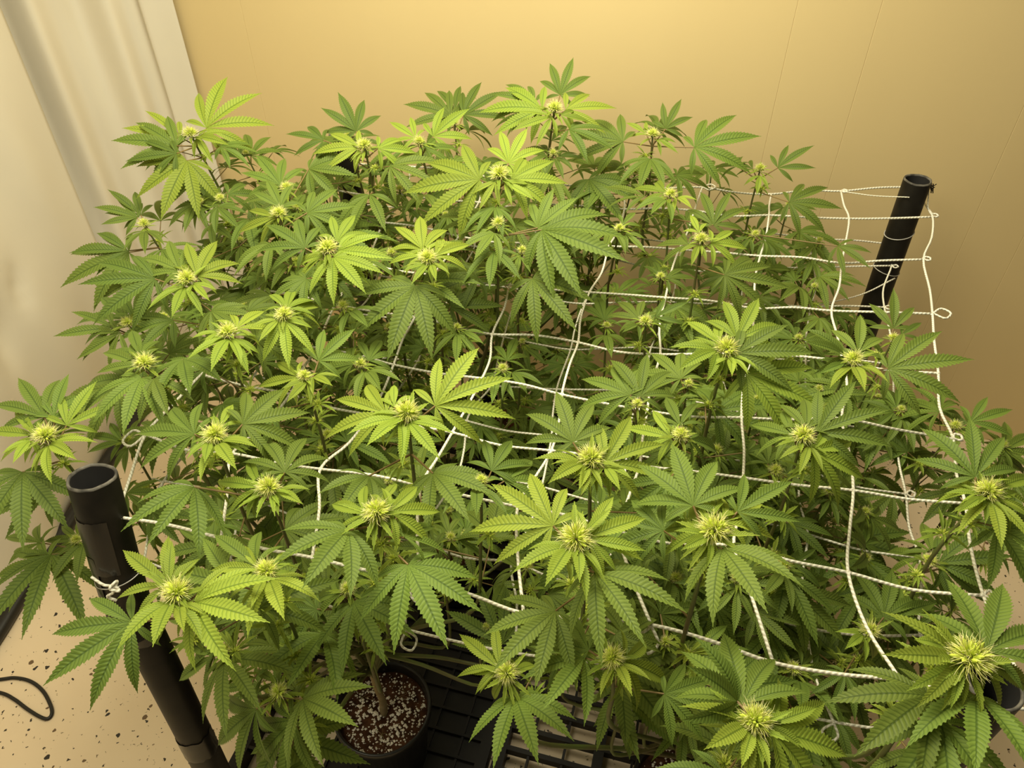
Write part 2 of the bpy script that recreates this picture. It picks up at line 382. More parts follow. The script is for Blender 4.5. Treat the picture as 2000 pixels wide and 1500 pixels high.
tie([kn+Vector((-.030, .005, .016)), kn+Vector((-.012, -.003, .008)), kn, kn+Vector((.006, -.004, -.006)), kn+Vector((-.004, -.006, .003)), kn+Vector((.004, .004, .007)), kn+Vector((-.004, -.003, -.010)), kn+Vector((-.016, -.004, -.020)), kn+Vector((-.006, -.004, -.030))], 'knotted white cord wrapped on the taped front left post below the tape')
tie([O1+nod1[0][7], (O1+nod1[0][7]).lerp(pBR+Vector((-.02, -.028, -.03)), .5)+Vector((0, 0, -.004)), pBR+Vector((-.02, -.028, -.03))], 'thin white cord from the upper net to the top of the back right post', .0012)
tie([O1+nod1[1][8], pBR+Vector((.036, -.02, -.06)), pBR+Vector((.032, 0, -.02))], 'thin white cord hanging at the right side of the back right post', .0012)
tie([pBR+Vector((.008, -.046, -.235)), pBR+Vector((-.08, -.08, -.26)), O2+nod2[2][7]], 'slanting white cord from the lower net to the back right post', .0018)

# ------------------------------------------------------------------ trays on the floor
E1 = Vector((.966, -.259, 0)); E2 = Vector((.259, .966, 0)); POT1 = Vector((-.26, .726, 0))
TM = Matrix(((E1.x, E2.x, 0), (E1.y, E2.y, 0), (0, 0, 1))).to_4x4()
def tray(a0, a1, b0, b1, label, plate=None, thin=False):
    c = POT1+E1*((a0+a1)/2)+E2*((b0+b1)/2); root = empty('grid_tray', c); root.rotation_euler = TM.to_euler()
    W, D = a1-a0, b1-b0; shared = {}
    def bar(name, cx, cy, dx, dy, zt=.048, dz=.022):
        key = (round(dx, 3), round(dy, 3), round(dz, 3))
        if key not in shared:
            m = MB(); m.box((0, 0, -dz/2), (dx, dy, dz)); shared[key] = m.mesh(name, M_TRAY, False)
        o = bpy.data.objects.new(name, shared[key]); col.objects.link(o); o.parent = root; o.location = (cx, cy, zt)
    for s in (-1, 1):
        bar('side_rail', s*(W/2-.012), 0, .024, D, .05, .05); bar('end_rail', 0, s*(D/2-.010), W-.048, .020, .05, .05)
    n = int(D/.047)
    for k in range(1, n): bar('cross_bar', 0, -D/2+D*k/n, W-.048, .006 if thin else .0105, .049, .024)
    n = int(W/.066)
    for k in range(1, n):
        wide = k % 3 == 0 and not thin; bar('long_bar', -W/2+W*k/n, 0, .022 if wide else .005, D-.04, .0484 if wide else .046, .030 if wide else .02)
    if plate:
        m = MB(); m.box(((plate[0]+plate[1])/2-(a0+a1)/2, 0, .034), (plate[1]-plate[0], D-.045, .010)); m.build('base_plate', M_TRAY, root, False)
    tag(root, label, 'tray', 'black plastic trays under the pots')
tray(-.33, .205, -.22, 1.14, 'black plastic grid tray under the pot with visible soil', plate=(-.135, .18), thin=True)
tray(.215, .80, -.22, 1.14, 'open black plastic grid tray on the floor at front centre')

# ------------------------------------------------------------------ pots
POTS = []
def pot(c, label, chips):
    root = empty('plant_pot', (c.x, c.y, .0502))
    m = MB(); m.lathe([(.001, 0), (.072, 0), (.075, .004), (.092, .178), (.096, .180), (.0985, .184), (.0985, .198), (.0965, .201), (.093, .200), (.0905, .192), (.088, .168), (.088, .150)], 48)
    m.build('pot_wall', M_POT, root)
    s = MB(); rr = random.Random(int(c.x*1000))
    for i in range(11):
        r_ = .0885*i/10
        for k in range(40):
            a = 2*math.pi*k/40; s.add((r_*math.cos(a), r_*math.sin(a), .172+.006*math.sin(40*r_+2*a)*(1-(i/10)**4)+rr.uniform(-.0022, .0022)))
    for i in range(10):
        for k in range(40): s.face((i*40+k, (i+1)*40+k, (i+1)*40+(k+1) % 40, i*40+(k+1) % 40))
    so = s.build('soil', M_SOIL, root)
    p = MB()
    for _ in range(chips):
        a = rr.uniform(0, 6.283); d = .086*math.sqrt(rr.random()); sz = rr.uniform(.0010, .0036)*(1.2 if d < .055 else .85)
        z = .172+.006*math.sin(40*d+2*a)*(1-(d/.0885)**4); cx, cy = d*math.cos(a), d*math.sin(a)
        pts = [p.add((cx+sz*rr.uniform(.7, 1.3)*q[0], cy+sz*rr.uniform(.7, 1.3)*q[1], z+.0008+sz*rr.uniform(.6, 1.2)*q[2])) for q in ((1,0,0),(0,1,0),(-1,0,0),(0,-1,0),(0,0,1),(0,0,-1))]
        for q in ((0,1,4),(1,2,4),(2,3,4),(3,0,4),(1,0,5),(2,1,5),(3,2,5),(0,3,5)): p.face([pts[i] for i in q])
    tag(p.build('perlite', M_PERLITE, so, False), kind='stuff')
    if chips > 300:
        f = MB()
        for _ in range(9):
            a = rr.uniform(0, 6.28); x, y = .05*math.cos(a), .05*math.sin(a)
            pts = [Vector((x+rr.uniform(-.015, .015), y+rr.uniform(-.015, .015), .1765+rr.uniform(0, .004))) for _ in range(4)]
            f.tube(spline(pts, 4), .0005, 4)
        tag(f.build('root_fibres', M_STALK, so), kind='stuff')
    tag(root, label, 'pot', 'black pots under the plants'); POTS.append(Vector((c.x, c.y, .222)))
PL = [('front left', 'black plastic pot with white perlite on its soil, at the front', 620), ('front right', 'black plastic pot with reddish soil at the bottom edge', 320),
      ('middle left', 'black plastic pot under the left middle plant, behind the front pot', 160), ('middle right', 'black plastic pot under the right middle plant, behind the bottom edge pot', 160),
      ('back left', 'black plastic pot furthest back on the left side', 120), ('back right', 'black plastic pot furthest back on the right side', 120)]
for k, (nm, lb, ch) in enumerate(PL):
    pot(POT1 + E1*(.60*(k % 2)) + E2*(.44*(k//2)), lb, ch)

# ------------------------------------------------------------------ cables on the floor
def floor_line(name, px, rad, label, cat, extra=()):
    pts = [at(x, y, rad) for x, y in px] + [Vector(q) for q in extra]; o0 = pts[0].copy(); o0.z = 0
    m = MB(); m.tube([q-o0 for q in spline(pts, 8)], rad, 10); tag(m.build(name, M_CABLE, loc=o0), label, cat)
floor_line('power_cable', [(-150, 1335), (-70, 1335), (0, 1327), (30, 1324), (60, 1331), (84, 1350), (99, 1378), (101, 1395), (92, 1404), (76, 1399), (52, 1384), (28, 1366), (0, 1353), (-60, 1345), (-150, 1390)], .0042, 'black power cable looping on the floor at lower left', 'cable')
floor_line('drain_hose', [(300, 770), (255, 835), (205, 905), (120, 1040), (45, 1158), (-12, 1250), (-150, 1450)], .018, 'thick black hose along the foot of the white plastic sheet', 'hose')
floor_line('drain_hose', [(250, 850), (190, 935), (100, 1080), (15, 1158), (-60, 1250), (-200, 1400)], .016, 'second black hose beside the thick hose at the left edge', 'hose')

# ------------------------------------------------------------------ leaf and flower meshes
def leaflet(m, rr, L, wmax, ang, phi0, bend, fold, teeth, roll=0, sway=0):
    rows = 2*teeth; y = 0; z = 0; cols = (-1, -.5, 0, .5, 1); ca, sa = math.cos(ang), math.sin(ang); base = len(m.v); vv = []
    step = L/rows; xoff = 0; yl = []; cr, sr = math.cos(roll), math.sin(roll)
    for i in range(rows+1):
        t = i/rows; s = max(math.sin(math.pi*min(t**.95, 1)), 0)**1.12*(1-.10*t)
        if t < .10: s *= (t/.10)**.6*.55+.45*(t/.10)
        if t > .80: s *= 1-.42*((t-.8)/.2)
        wd_ = wmax*s + .006*L*(1-t)
        tip = i % 2 == 1; we = wd_*(1.08 if tip else .87); sh = step*(.95 if tip else .25)
        if t < .09: we = wd_; sh = 0
        ph = phi0+bend*t
        cy, cz = math.cos(ph), math.sin(ph)
        for c in cols:
            cw = we if abs(c) == 1 else wd_
            x = c*cw; f = sh if abs(c) == 1 else (sh*.35 if c else 0)
            if i == rows: x = 0; f = 0
            lift = fold*abs(x) + (.045*wd_ if abs(c) == .5 and tip else 0)
            xx = x*cr - lift*sr; ll = lift*cr + x*sr
            px, py, pz = xx+xoff, y+f*cy - ll*cz*0, z+f*cz+ll
            m.v.append((px*ca+py*sa, -px*sa+py*ca, pz)); vv.append(((c+1)/2, min(t+(f/L), 1)))
        y += step*cy; z += step*cz; xoff += sway*step*t
    n = len(cols)
    for i in range(rows):
        for c in range(n-1):
            q = (i*n+c, i*n+c+1, (i+1)*n+c+1, (i+1)*n+c); m.face([base+k for k in q], [vv[k] for k in q])
    return Vector(m.v[base+rows*n+2])
SETS = {1: [(0, 1)], 3: [(0, 1), (40, .74)], 5: [(0, 1), (36, .88), (80, .56)], 7: [(0, 1), (31, .94), (64, .74), (106, .42)], 9: [(0, 1), (27, .96), (55, .84), (86, .6), (122, .32)]}
def make_leaf(n, seed, wide, mt, nm):
    rr = random.Random(seed*31+n); m = MB(); tipv = None; teeth = 20 if n > 3 else 16
    for k, (a, l) in enumerate(SETS[n]):
        for s in ((1,) if k == 0 else (-1, 1)):
            an = math.radians(a*s + rr.uniform(-4, 4)); L = l*rr.uniform(.94, 1.06)
            tv = leaflet(m, rr, L, wide*L*rr.uniform(.92, 1.08)*(1.06 if k else 1), an, .16-.05*k+rr.uniform(-.06, .06), -.62-.12*k+rr.uniform(-.22, .12), .30+rr.uniform(-.1, .12), teeth, rr.uniform(-.14, .14), rr.uniform(-.10, .10))
            if k == 0: tipv = tv
    return m.mesh(nm, mt), tipv
LEAVES = {}
for kind, mt in (('mature', M_LEAF), ('young', M_YOUNG)):
    for n in (3, 5, 7, 9):
        LEAVES[kind, n] = [make_leaf(n, s, wd_, mt, 'fan_leaf') for s, wd_ in ((1, .100), (2, .092), (3, .108))]
def spike(m, p0, d, L, r, curl, rr):
    side = d.orthogonal().normalized(); side.rotate(Matrix.Rotation(rr.uniform(0, 6.28), 3, d)); pts = []; dd = d.copy(); p = p0.copy()
    for i in range(4):
        pts.append(p.copy()); p += dd*(L/3); dd = (dd+side*curl+Vector((0, 0, -.05))).normalized()
    b0 = len(m.f); m.tube(pts, [r, r*.9, r*.6, r*.15], 3, False)
    for k in range(b0, len(m.f)):
        i = (k-b0)//3; m.uv[k] = [(0, i/3), (0, i/3), (0, (i+1)/3), (0, (i+1)/3)]
def make_flower(seed, ns):
    rr = random.Random(seed); m = MB()
    for _ in range(24):                       # swollen calyxes
        a = rr.uniform(0, 6.283); el = math.asin(rr.uniform(.1, 1)); d = Vector((math.cos(a)*math.cos(el), math.sin(a)*math.cos(el), math.sin(el)*1.1)).normalized()
        p = d*rr.uniform(.10, .26)-Vector((0, 0, .12)); b0 = len(m.f); m.tube([p, p+d*.10, p+d*.20, p+d*.30], [.03, .062, .05, .008], 5, False)
        for k in range(b0, len(m.f)): m.mi[k] = 1
    for _ in range(ns):
        a = rr.uniform(0, 6.283); el = math.asin(rr.uniform(-.25, 1)); d = Vector((math.cos(a)*math.cos(el), math.sin(a)*math.cos(el), math.sin(el))).normalized()
        spike(m, d*rr.uniform(.08, .30)-Vector((0, 0, .08)), d, rr.uniform(.22, .52), rr.uniform(.011, .017), rr.uniform(-.5, .5), rr)
    return m.mesh('flower_cluster', [M_PISTIL, M_PISTIL2])
FLOWERS = [make_flower(s, 240) for s in (1, 2, 3)]; BUDS = [make_flower(s, 60) for s in (7, 8)]
def make_bracts(seed):
    rr = random.Random(seed); m = MB()
    for k in range(11):
        a = k*2.4+rr.uniform(-.3, .3); leaflet(m, rr, rr.uniform(.75, 1.25), rr.uniform(.07, .095), a, rr.uniform(-.1, .75), rr.uniform(-1.2, -.5), .45, 7, 0, rr.uniform(-.1, .1))
    return m.mesh('bract_leaves', M_YOUNG)
BRACTS = [make_bracts(s) for s in (1, 2, 3)]
m = MB(); m.tube([(0, 0, 0), (.0, .03, .33), (0, .03, .66), (0, 0, 1)], [1.15, .95, .85, .9], 5); STALK = None
def stalk_mesh():
    mm = MB(); n = 6
    for i in range(6):
        t = i/5; r_ = 1.2-.35*t
        for k in range(n): a = 6.283*k/n; mm.add((r_*math.cos(a), r_*math.sin(a), t))
    for i in range(5):
        for k in range(n): mm.face((i*n+k, i*n+(k+1) % n, (i+1)*n+(k+1) % n, (i+1)*n+k))
    return mm.mesh('leaf_stalk', M_STALK)
STALK = stalk_mesh()

# ------------------------------------------------------------------ plants
PLANTS = []
PLAB = ['cannabis plant at front left, rooted in the pot with white perlite', 'cannabis plant at front right with the largest bud, at the lower right corner',
        'cannabis plant at middle left, reaching towards the white plastic sheet', 'cannabis plant at middle right inside the open part of the net',
        'cannabis plant at back left with the bright tall buds against the yellow wall', 'cannabis plant at back right beside the black post at the wall']
for p, lb in zip(POTS, PLAB):
    e = empty('cannabis_plant', p); tag(e, lb, 'plant', 'cannabis plants growing through the netting'); e['n'] = 0; PLANTS.append(e)
    del e['n']
NLEAF = [0]*6
def put(name, me, MW, parent, ploc):
    o = bpy.data.objects.new(name, me); col.objects.link(o); o.parent = parent; o.matrix_basis = Matrix.Translation(-ploc) @ MW; return o
def leaf_matrix(j, tip, tipv, nrm):
    d = tip-j; s = d.length/tipv.length; y = d.normalized(); n = (nrm-y*nrm.dot(y))
    n = n.normalized() if n.length > 1e-3 else y.orthogonal()
    x = y.cross(n); A = Matrix((x, y, n)).transposed()
    ty = tipv.normalized(); tn = Vector((0, 0, 1)); tn = (tn-ty*tn.dot(ty)).normalized(); tx = ty.cross(tn); B = Matrix((tx, ty, tn))
    return Matrix.Translation(j) @ (A @ B).to_4x4() @ Matrix.Scale(s, 4)
def add_leaf(pi, j, tip, n, kind, nrm, stem_pt, sr=.0011):
    pl = PLANTS[pi]; me, tv = R.choice(LEAVES[kind, n]); MW = leaf_matrix(j, tip, tv, nrm)
    lf = put('fan_leaf', me, MW, pl, Vector(pl.location)); NLEAF[pi] += 1
    d = j-stem_pt
    if d.length > .006:
        q = Vector((0, 0, 1)).rotation_difference(d.normalized()).to_matrix().to_4x4()
        o = bpy.data.objects.new('leaf_stalk', STALK); col.objects.link(o); o.parent = lf
        o.matrix_basis = MW.inverted() @ Matrix.Translation(stem_pt) @ q @ Matrix.Diagonal((sr, sr, d.length, 1))
def solve_tip(j, tx, ty, Lmin, slope=-.12):
    d = raydir(tx, ty); oc = CAMP-j; t0 = -oc.dot(d); perp = (CAMP+d*t0-j).length
    L = max(perp*1.06, Lmin); off = math.sqrt(max(L*L-perp*perp, 0)); c = [CAMP+d*(t0+s*off) for s in (-1, 1)]
    return min(c, key=lambda p: abs((p.z-j.z)/L-slope))

# each bud: image position, height above the floor, size, its large leaves (stalk end -> tip of the middle leaflet, number of leaflets, young?)
C = []
def cola(px, py, h, s, leaves=(), nodes=4, plant=None): C.append((px, py, h, s, leaves, nodes, plant))
Y, G = 'young', 'mature'
# back row
cola(372, 262, 1.08, 1.0, [(403, 250, 512, 182, 7, Y), (365, 314, 314, 430, 7, Y), (352, 268, 238, 250, 5, Y), (345, 285, 217, 275, 7, G), (386, 268, 448, 284, 5, Y), (345, 300, 245, 315, 5, G)])
cola(712, 285, 1.08, 1.0, [(696, 257, 660, 180, 7, G), (738, 290, 815, 300, 5, Y), (702, 288, 610, 302, 5, Y), (632, 274, 558, 262, 5, G)])
cola(680, 268, 1.03, .7)
cola(820, 278, 1.06, .85, [(846, 267, 918, 212, 5, Y), (812, 270, 760, 238, 5, Y), (830, 290, 895, 292, 5, G)])
cola(888, 240, 1.02, .7, [(888, 218, 900, 168, 7, G), (880, 225, 788, 204, 7, G), (905, 225, 985, 178, 7, G)])
cola(1083, 212, 1.11, 1.05, [(1094, 186, 1120, 112, 7, G), (1059, 214, 935, 221, 5, Y), (1105, 214, 1205, 212, 5, Y), (1078, 228, 1000, 255, 5, Y), (1095, 225, 1150, 238, 3, Y), (1045, 200, 960, 185, 7, G)], 6)
cola(975, 340, 1.10, 1.1, [(993, 319, 1030, 250, 7, Y), (937, 351, 788, 378, 7, Y), (1000, 350, 1110, 359, 7, Y), (968, 356, 935, 412, 3, Y), (985, 356, 1045, 392, 3, Y)], 6)
cola(1275, 263, 1.05, .9, [(1356, 288, 1487, 266, 7, G), (1217, 277, 1110, 265, 7, G), (1300, 252, 1331, 193, 5, G), (1262, 262, 1222, 240, 3, Y), (1285, 272, 1325, 300, 3, Y)], 6)
cola(1485, 330, .98, .75, [(1519, 328, 1591, 284, 5, G), (1484, 343, 1478, 382, 3, Y), (1470, 330, 1432, 322, 3, G), (1541, 395, 1645, 408, 7, G), (1440, 325, 1405, 300, 5, G)], 5)
cola(1310, 380, 1.02, .8, [(1300, 376, 1235, 370, 5, Y), (1322, 386, 1352, 408, 3, Y), (1393, 440, 1428, 374, 7, G), (1300, 390, 1270, 420, 5, G)], 5)
cola(1080, 300, 1.03, .6, [], 5)
cola(1180, 330, .98, .5, [(1150, 350, 1220, 440, 7, G)], 5)
cola(560, 368, 1.04, .8, [(548, 362, 500, 303, 7, G), (603, 330, 700, 345, 7, G), (560, 380, 470, 398, 5, G)])
cola(545, 418, 1.06, .9, [(600, 416, 700, 402, 7, G), (538, 424, 465, 455, 5, Y), (548, 405, 520, 350, 5, G)])
cola(580, 405, 1.03, .5)
cola(430, 388, 1.00, .6, [(425, 405, 470, 450, 5, G), (445, 380, 520, 385, 5, G)])
cola(390, 395, .98, .6, [(380, 400, 360, 455, 5, G)])
cola(480, 300, .98, .5, [(470, 310, 430, 270, 5, G), (490, 305, 530, 268, 7, G)])
cola(282, 438, .97, .75, [(275, 420, 210, 370, 5, G), (284, 452, 284, 497, 5, G), (268, 425, 182, 405, 5, G), (252, 493, 118, 562, 7, G), (250, 490, 135, 494, 3, G)])
cola(973, 437, 1.05, .75, [(1058, 449, 1228, 512, 9, G), (1050, 445, 1130, 385, 7, G), (950, 445, 905, 420, 5, G), (965, 455, 925, 510, 5, G)], 5)
cola(1020, 490, 1.0, .6, [(1040, 544, 1128, 648, 7, G), (1015, 500, 1005, 545, 3, G)])
cola(1210, 447, .99, .65, [(1222, 455, 1262, 495, 3, G), (1195, 450, 1180, 490, 5, G), (1215, 440, 1242, 415, 3, G)], 5)
cola(1370, 468, 1.02, .85, [(1345, 478, 1280, 482, 5, G), (1388, 475, 1460, 487, 5, Y), (1415, 537, 1543, 562, 9, G), (1365, 478, 1350, 520, 3, Y), (1365, 455, 1348, 420, 3, Y)], 6)
cola(1475, 458, 0.900, .6, [(1490, 465, 1540, 480, 5, G), (1636, 481, 1700, 525, 5, G), (1465, 465, 1440, 500, 3, G)], 6)
cola(1600, 470, 0.830, .5, [(1590, 480, 1545, 520, 5, G), (1600, 540, 1660, 590, 7, G)], 5)
cola(1590, 560, 0.800, .5, [(1560, 560, 1520, 590, 7, G)], 5)
# middle
cola(640, 485, 1.08, 1.05, [(651, 503, 715, 574, 7, Y), (596, 485, 518, 439, 7, G), (658, 472, 694, 420, 5, Y), (660, 490, 770, 506, 5, Y), (632, 500, 578, 525, 5, Y)], 5)
cola(835, 505, 1.06, 1.0, [(826, 488, 820, 422, 7, Y), (811, 558, 756, 706, 7, G), (822, 500, 770, 488, 5, Y), (850, 500, 918, 478, 5, Y), (836, 516, 803, 556, 3, Y), (842, 516, 852, 550, 3, Y)], 5)
cola(765, 495, 1.02, .55, [(755, 505, 720, 520, 5, G)])
cola(365, 545, 1.05, 1.0, [(303, 545, 152, 556, 7, G), (360, 561, 335, 621, 5, Y), (378, 555, 410, 588, 3, Y), (352, 530, 330, 470, 7, G), (385, 540, 425, 470, 7, Y)], 5)
cola(555, 615, 1.05, .85, [(555, 627, 565, 722, 5, Y), (560, 604, 572, 568, 5, Y), (570, 610, 625, 600, 5, Y), (545, 625, 505, 668, 3, Y)])
cola(445, 650, 1.05, .9, [(447, 662, 412, 726, 5, Y), (462, 642, 518, 608, 5, Y), (460, 660, 486, 732, 3, Y), (430, 650, 392, 690, 3, Y)])
cola(250, 632, .98, .75, [(222, 640, 104, 657, 5, G), (262, 622, 285, 560, 5, G), (235, 650, 150, 702, 5, G)])
cola(283, 710, 1.02, .95, [(277, 738, 240, 850, 7, G), (275, 696, 258, 645, 5, G), (358, 702, 372, 772, 7, G), (270, 712, 200, 690, 5, G), (300, 740, 330, 815, 5, G)])
cola(595, 735, 1.0, .65, [(585, 737, 504, 756, 5, Y), (600, 746, 560, 786, 3, Y), (612, 736, 650, 754, 3, Y), (622, 705, 694, 642, 5, G)])
cola(705, 712, .96, .6, [(690, 712, 640, 690, 7, G), (715, 725, 745, 765, 5, G), (720, 705, 745, 665, 5, G)])
cola(670, 598, 1.0, .6, [(685, 608, 720, 640, 5, G), (655, 600, 620, 590, 5, G)])
cola(860, 606, 0.930, .5, [(880, 600, 985, 598, 5, G), (882, 598, 900, 560, 5, G)])
cola(893, 640, 0.920, .5, [(893, 650, 890, 712, 5, G), (905, 648, 945, 672, 3, G)])
cola(1260, 628, 0.930, .7, [(1248, 625, 1205, 590, 5, G), (1275, 630, 1318, 632, 3, G), (1245, 635, 1215, 650, 3, G), (1280, 620, 1345, 590, 3, G)], 5)
cola(1185, 636, 0.840, .5, [(1180, 625, 1165, 580, 7, G), (1185, 655, 1195, 700, 5, G)])
cola(1420, 682, 1.06, 1.1, [(1440, 664, 1482, 582, 7, Y), (1457, 729, 1608, 798, 7, Y), (1400, 685, 1322, 725, 5, Y), (1440, 690, 1595, 690, 5, G), (1405, 672, 1340, 628, 5, Y), (1428, 700, 1430, 735, 3, Y)], 6)
cola(1665, 703, 1.03, .9, [(1676, 690, 1680, 614, 5, G), (1668, 716, 1690, 765, 5, Y), (1734, 720, 1903, 702, 7, G), (1650, 695, 1570, 668, 5, G), (1650, 710, 1600, 730, 3, G)], 6)
cola(1745, 662, 0.900, .65, [(1745, 642, 1745, 562, 5, G), (1760, 655, 1800, 630, 3, G)], 4)
cola(1245, 790, .97, .55, [(1231, 771, 1135, 741, 7, G), (1250, 775, 1265, 690, 7, G), (1235, 800, 1200, 815, 3, G)])
cola(1345, 750, 0.900, .5, [(1330, 740, 1270, 690, 7, G), (1360, 760, 1400, 800, 5, G)], 4)
cola(982, 720, 0.840, .6, [(970, 730, 960, 790, 5, G), (1000, 728, 1030, 770, 5, G), (990, 705, 1010, 660, 5, G)], 3)
cola(1020, 668, 0.820, .45, [], 3)
cola(795, 806, 1.06, 1.1, [(850, 793, 1003, 738, 7, Y), (755, 808, 656, 780, 7, Y), (800, 826, 860, 898, 5, Y), (846, 925, 918, 1020, 7, G), (780, 820, 715, 872, 5, Y), (770, 795, 770, 752, 3, Y), (720, 930, 660, 1010, 5, G)], 5)
# front
cola(90, 852, .965, 1.1, [(87, 815, 35, 738, 7, G), (130, 831, 190, 744, 5, Y), (72, 850, -30, 842, 5, Y), (97, 868, 150, 898, 5, Y), (44, 922, 45, 1076, 7, G), (60, 860, 25, 905, 3, Y), (105, 815, 135, 730, 5, G)])
cola(150, 1055, .78, .55, [(101, 1083, 42, 1250, 7, G), (95, 1090, -10, 1130, 7, G), (165, 1060, 150, 1140, 5, G), (80, 1060, 10, 1050, 5, G)], 3)
cola(420, 850, 1.05, 1.0, [(380, 848, 266, 848, 7, G), (474, 829, 606, 806, 7, G), (426, 866, 463, 918, 5, Y), (410, 862, 400, 905, 3, Y), (430, 835, 455, 790, 3, Y)])
cola(525, 952, 1.03, .95, [(556, 923, 600, 856, 7, G), (510, 952, 424, 941, 5, Y), (542, 958, 592, 985, 3, Y), (512, 960, 452, 990, 3, Y), (380, 951, 285, 1068, 7, G)])
cola(1155, 896, 1.04, 1.1, [(1119, 864, 1085, 764, 7, G), (1180, 905, 1300, 868, 7, Y), (1140, 906, 1070, 945, 5, Y), (1150, 912, 1130, 958, 3, Y), (1182, 912, 1212, 958, 3, Y)], 5)
cola(1330, 850, 1.0, .75, [(1312, 855, 1220, 835, 5, Y), (1328, 832, 1300, 775, 5, G), (1345, 858, 1400, 885, 5, G)])
cola(1568, 852, 1.04, .95, [(1550, 850, 1465, 830, 5, G), (1596, 845, 1740, 800, 7, G), (1585, 880, 1690, 938, 7, Y), (1580, 870, 1560, 928, 3, Y), (1575, 838, 1570, 780, 5, G)], 5)
cola(1865, 832, 0.840, .65, [(1895, 825, 1978, 800, 5, G), (1862, 848, 1862, 890, 5, G), (1835, 805, 1770, 790, 7, G)], 4)
cola(1515, 920, 0.855, .7, [(1500, 925, 1440, 935, 5, G), (1500, 905, 1490, 850, 5, G), (1530, 935, 1555, 975, 3, G)], 4)
cola(940, 940, 1.0, .6, [(930, 950, 930, 1010, 5, G), (985, 940, 1040, 900, 7, G), (960, 920, 1000, 860, 5, G)], 4)
cola(735, 1000, 1.06, 1.0, [(760, 1000, 860, 1000, 5, Y), (797, 1103, 875, 1268, 7, G), (715, 1005, 648, 985, 5, Y), (680, 1036, 590, 1150, 7, G), (745, 985, 775, 945, 3, Y), (790, 1050, 850, 1030, 5, G)], 5)
cola(1125, 1052, 1.10, 1.15, [(1080, 1027, 960, 945, 7, Y), (1145, 1050, 1262, 1012, 5, Y), (1112, 1070, 1064, 1146, 5, Y), (1162, 1119, 1262, 1266, 7, G), (1130, 1072, 1132, 1138, 3, Y), (1150, 1055, 1262, 1076, 3, Y)], 5)
cola(1395, 1036, 1.09, 1.15, [(1354, 988, 1312, 866, 7, G), (1415, 1020, 1490, 985, 5, Y), (1412, 1072, 1500, 1198, 7, G), (1380, 1034, 1292, 1040, 5, Y), (1385, 1048, 1330, 1075, 3, Y), (1440, 1000, 1550, 940, 5, G), (1398, 1016, 1395, 958, 3, Y)], 5)
cola(1930, 960, 1.03, 1.05, [(1905, 932, 1893, 814, 7, G), (1935, 976, 1956, 1074, 5, Y), (1916, 960, 1845, 958, 5, Y), (1945, 955, 2015, 935, 5, Y), (1945, 972, 2020, 1015, 3, Y), (1920, 970, 1870, 1002, 3, Y)])
cola(1960, 870, 0.800, .5, [(1960, 880, 2020, 850, 7, G), (1955, 890, 2000, 930, 7, G)], 3)
cola(1530, 1106, 0.840, .7, [(1528, 1118, 1490, 1165, 5, G), (1545, 1150, 1652, 1258, 7, G), (1550, 1100, 1640, 1110, 3, G)], 4)
cola(1815, 1096, 0.830, .7, [(1832, 1100, 1982, 1086, 5, G), (1840, 1110, 1930, 1180, 5, G), (1800, 1090, 1730, 1080, 5, G), (1820, 1080, 1800, 1020, 5, G)], 4)
cola(1690, 1000, 0.780, .5, [(1680, 990, 1640, 960, 7, G), (1700, 1010, 1760, 1040, 5, G)], 3)
cola(1690, 1090, 0.780, .5, [(1690, 1080, 1650, 1040, 7, G)], 3)
cola(1990, 1040, .84, .4, [(1990, 1045, 1992, 1130, 5, G)], 2)
cola(520, 1116, 1.04, .85, [(500, 1105, 418, 1045, 5, G), (526, 1132, 556, 1212, 5, Y), (518, 1130, 490, 1188, 3, Y), (535, 1105, 570, 1080, 3, Y), (505, 1110, 410, 1115, 3, Y)], 4)
cola(345, 1158, 1.06, 1.0, [(328, 1143, 240, 1074, 5, Y), (380, 1176, 528, 1216, 7, Y), (259, 1215, 84, 1340, 7, G), (336, 1176, 298, 1264, 5, Y), (330, 1145, 336, 1056, 3, Y), (385, 1160, 500, 1130, 3, Y), (352, 1180, 360, 1235, 3, Y)], 4)
cola(680, 1152, 0.920, .65, [(691, 1177, 755, 1300, 7, G), (632, 1238, 560, 1345, 7, G), (665, 1160, 620, 1180, 5, G), (700, 1170, 790, 1178, 3, G)], 3)
cola(440, 1270, .90, .5, [(440, 1288, 512, 1394, 7, G), (420, 1280, 350, 1330, 5, G), (430, 1260, 370, 1250, 5, G)], 3)
cola(545, 1352, .88, .7, [(592, 1365, 700, 1420, 7, G), (500, 1385, 426, 1456, 7, G), (575, 1405, 500, 1492, 7, G), (545, 1335, 500, 1310, 3, G)], 2)
cola(990, 1315, 0.880, .9, [(976, 1305, 897, 1238, 5, Y), (1007, 1362, 1052, 1494, 7, G), (975, 1315, 910, 1312, 3, Y), (1002, 1312, 1045, 1300, 3, Y), (985, 1325, 965, 1365, 3, Y)], 1)
cola(950, 1225, .74, .4, [(981, 1258, 930, 1138, 7, G), (960, 1200, 985, 1140, 5, G)], 1)
cola(1195, 1286, 1.0, .85, [(1140, 1285, 1058, 1388, 5, G), (1215, 1290, 1304, 1334, 5, Y), (1205, 1298, 1235, 1360, 3, Y), (1150, 1270, 1060, 1260, 5, G)], 2)
cola(1210, 1350, .74, .4, [(1205, 1345, 1330, 1462, 5, G), (1200, 1350, 1250, 1490, 5, G)], 1)
cola(1300, 1255, 0.840, .5, [(1240, 1258, 1320, 1290, 7, G), (1290, 1200, 1370, 1190, 7, G)], 3)
cola(1030, 1106, 0.820, .6, [(1015, 1110, 975, 1085, 5, G)], 3)
cola(1232, 1020, 0.840, .6, [(1245, 1030, 1300, 1085, 5, G), (1225, 1005, 1220, 950, 5, G)], 3)
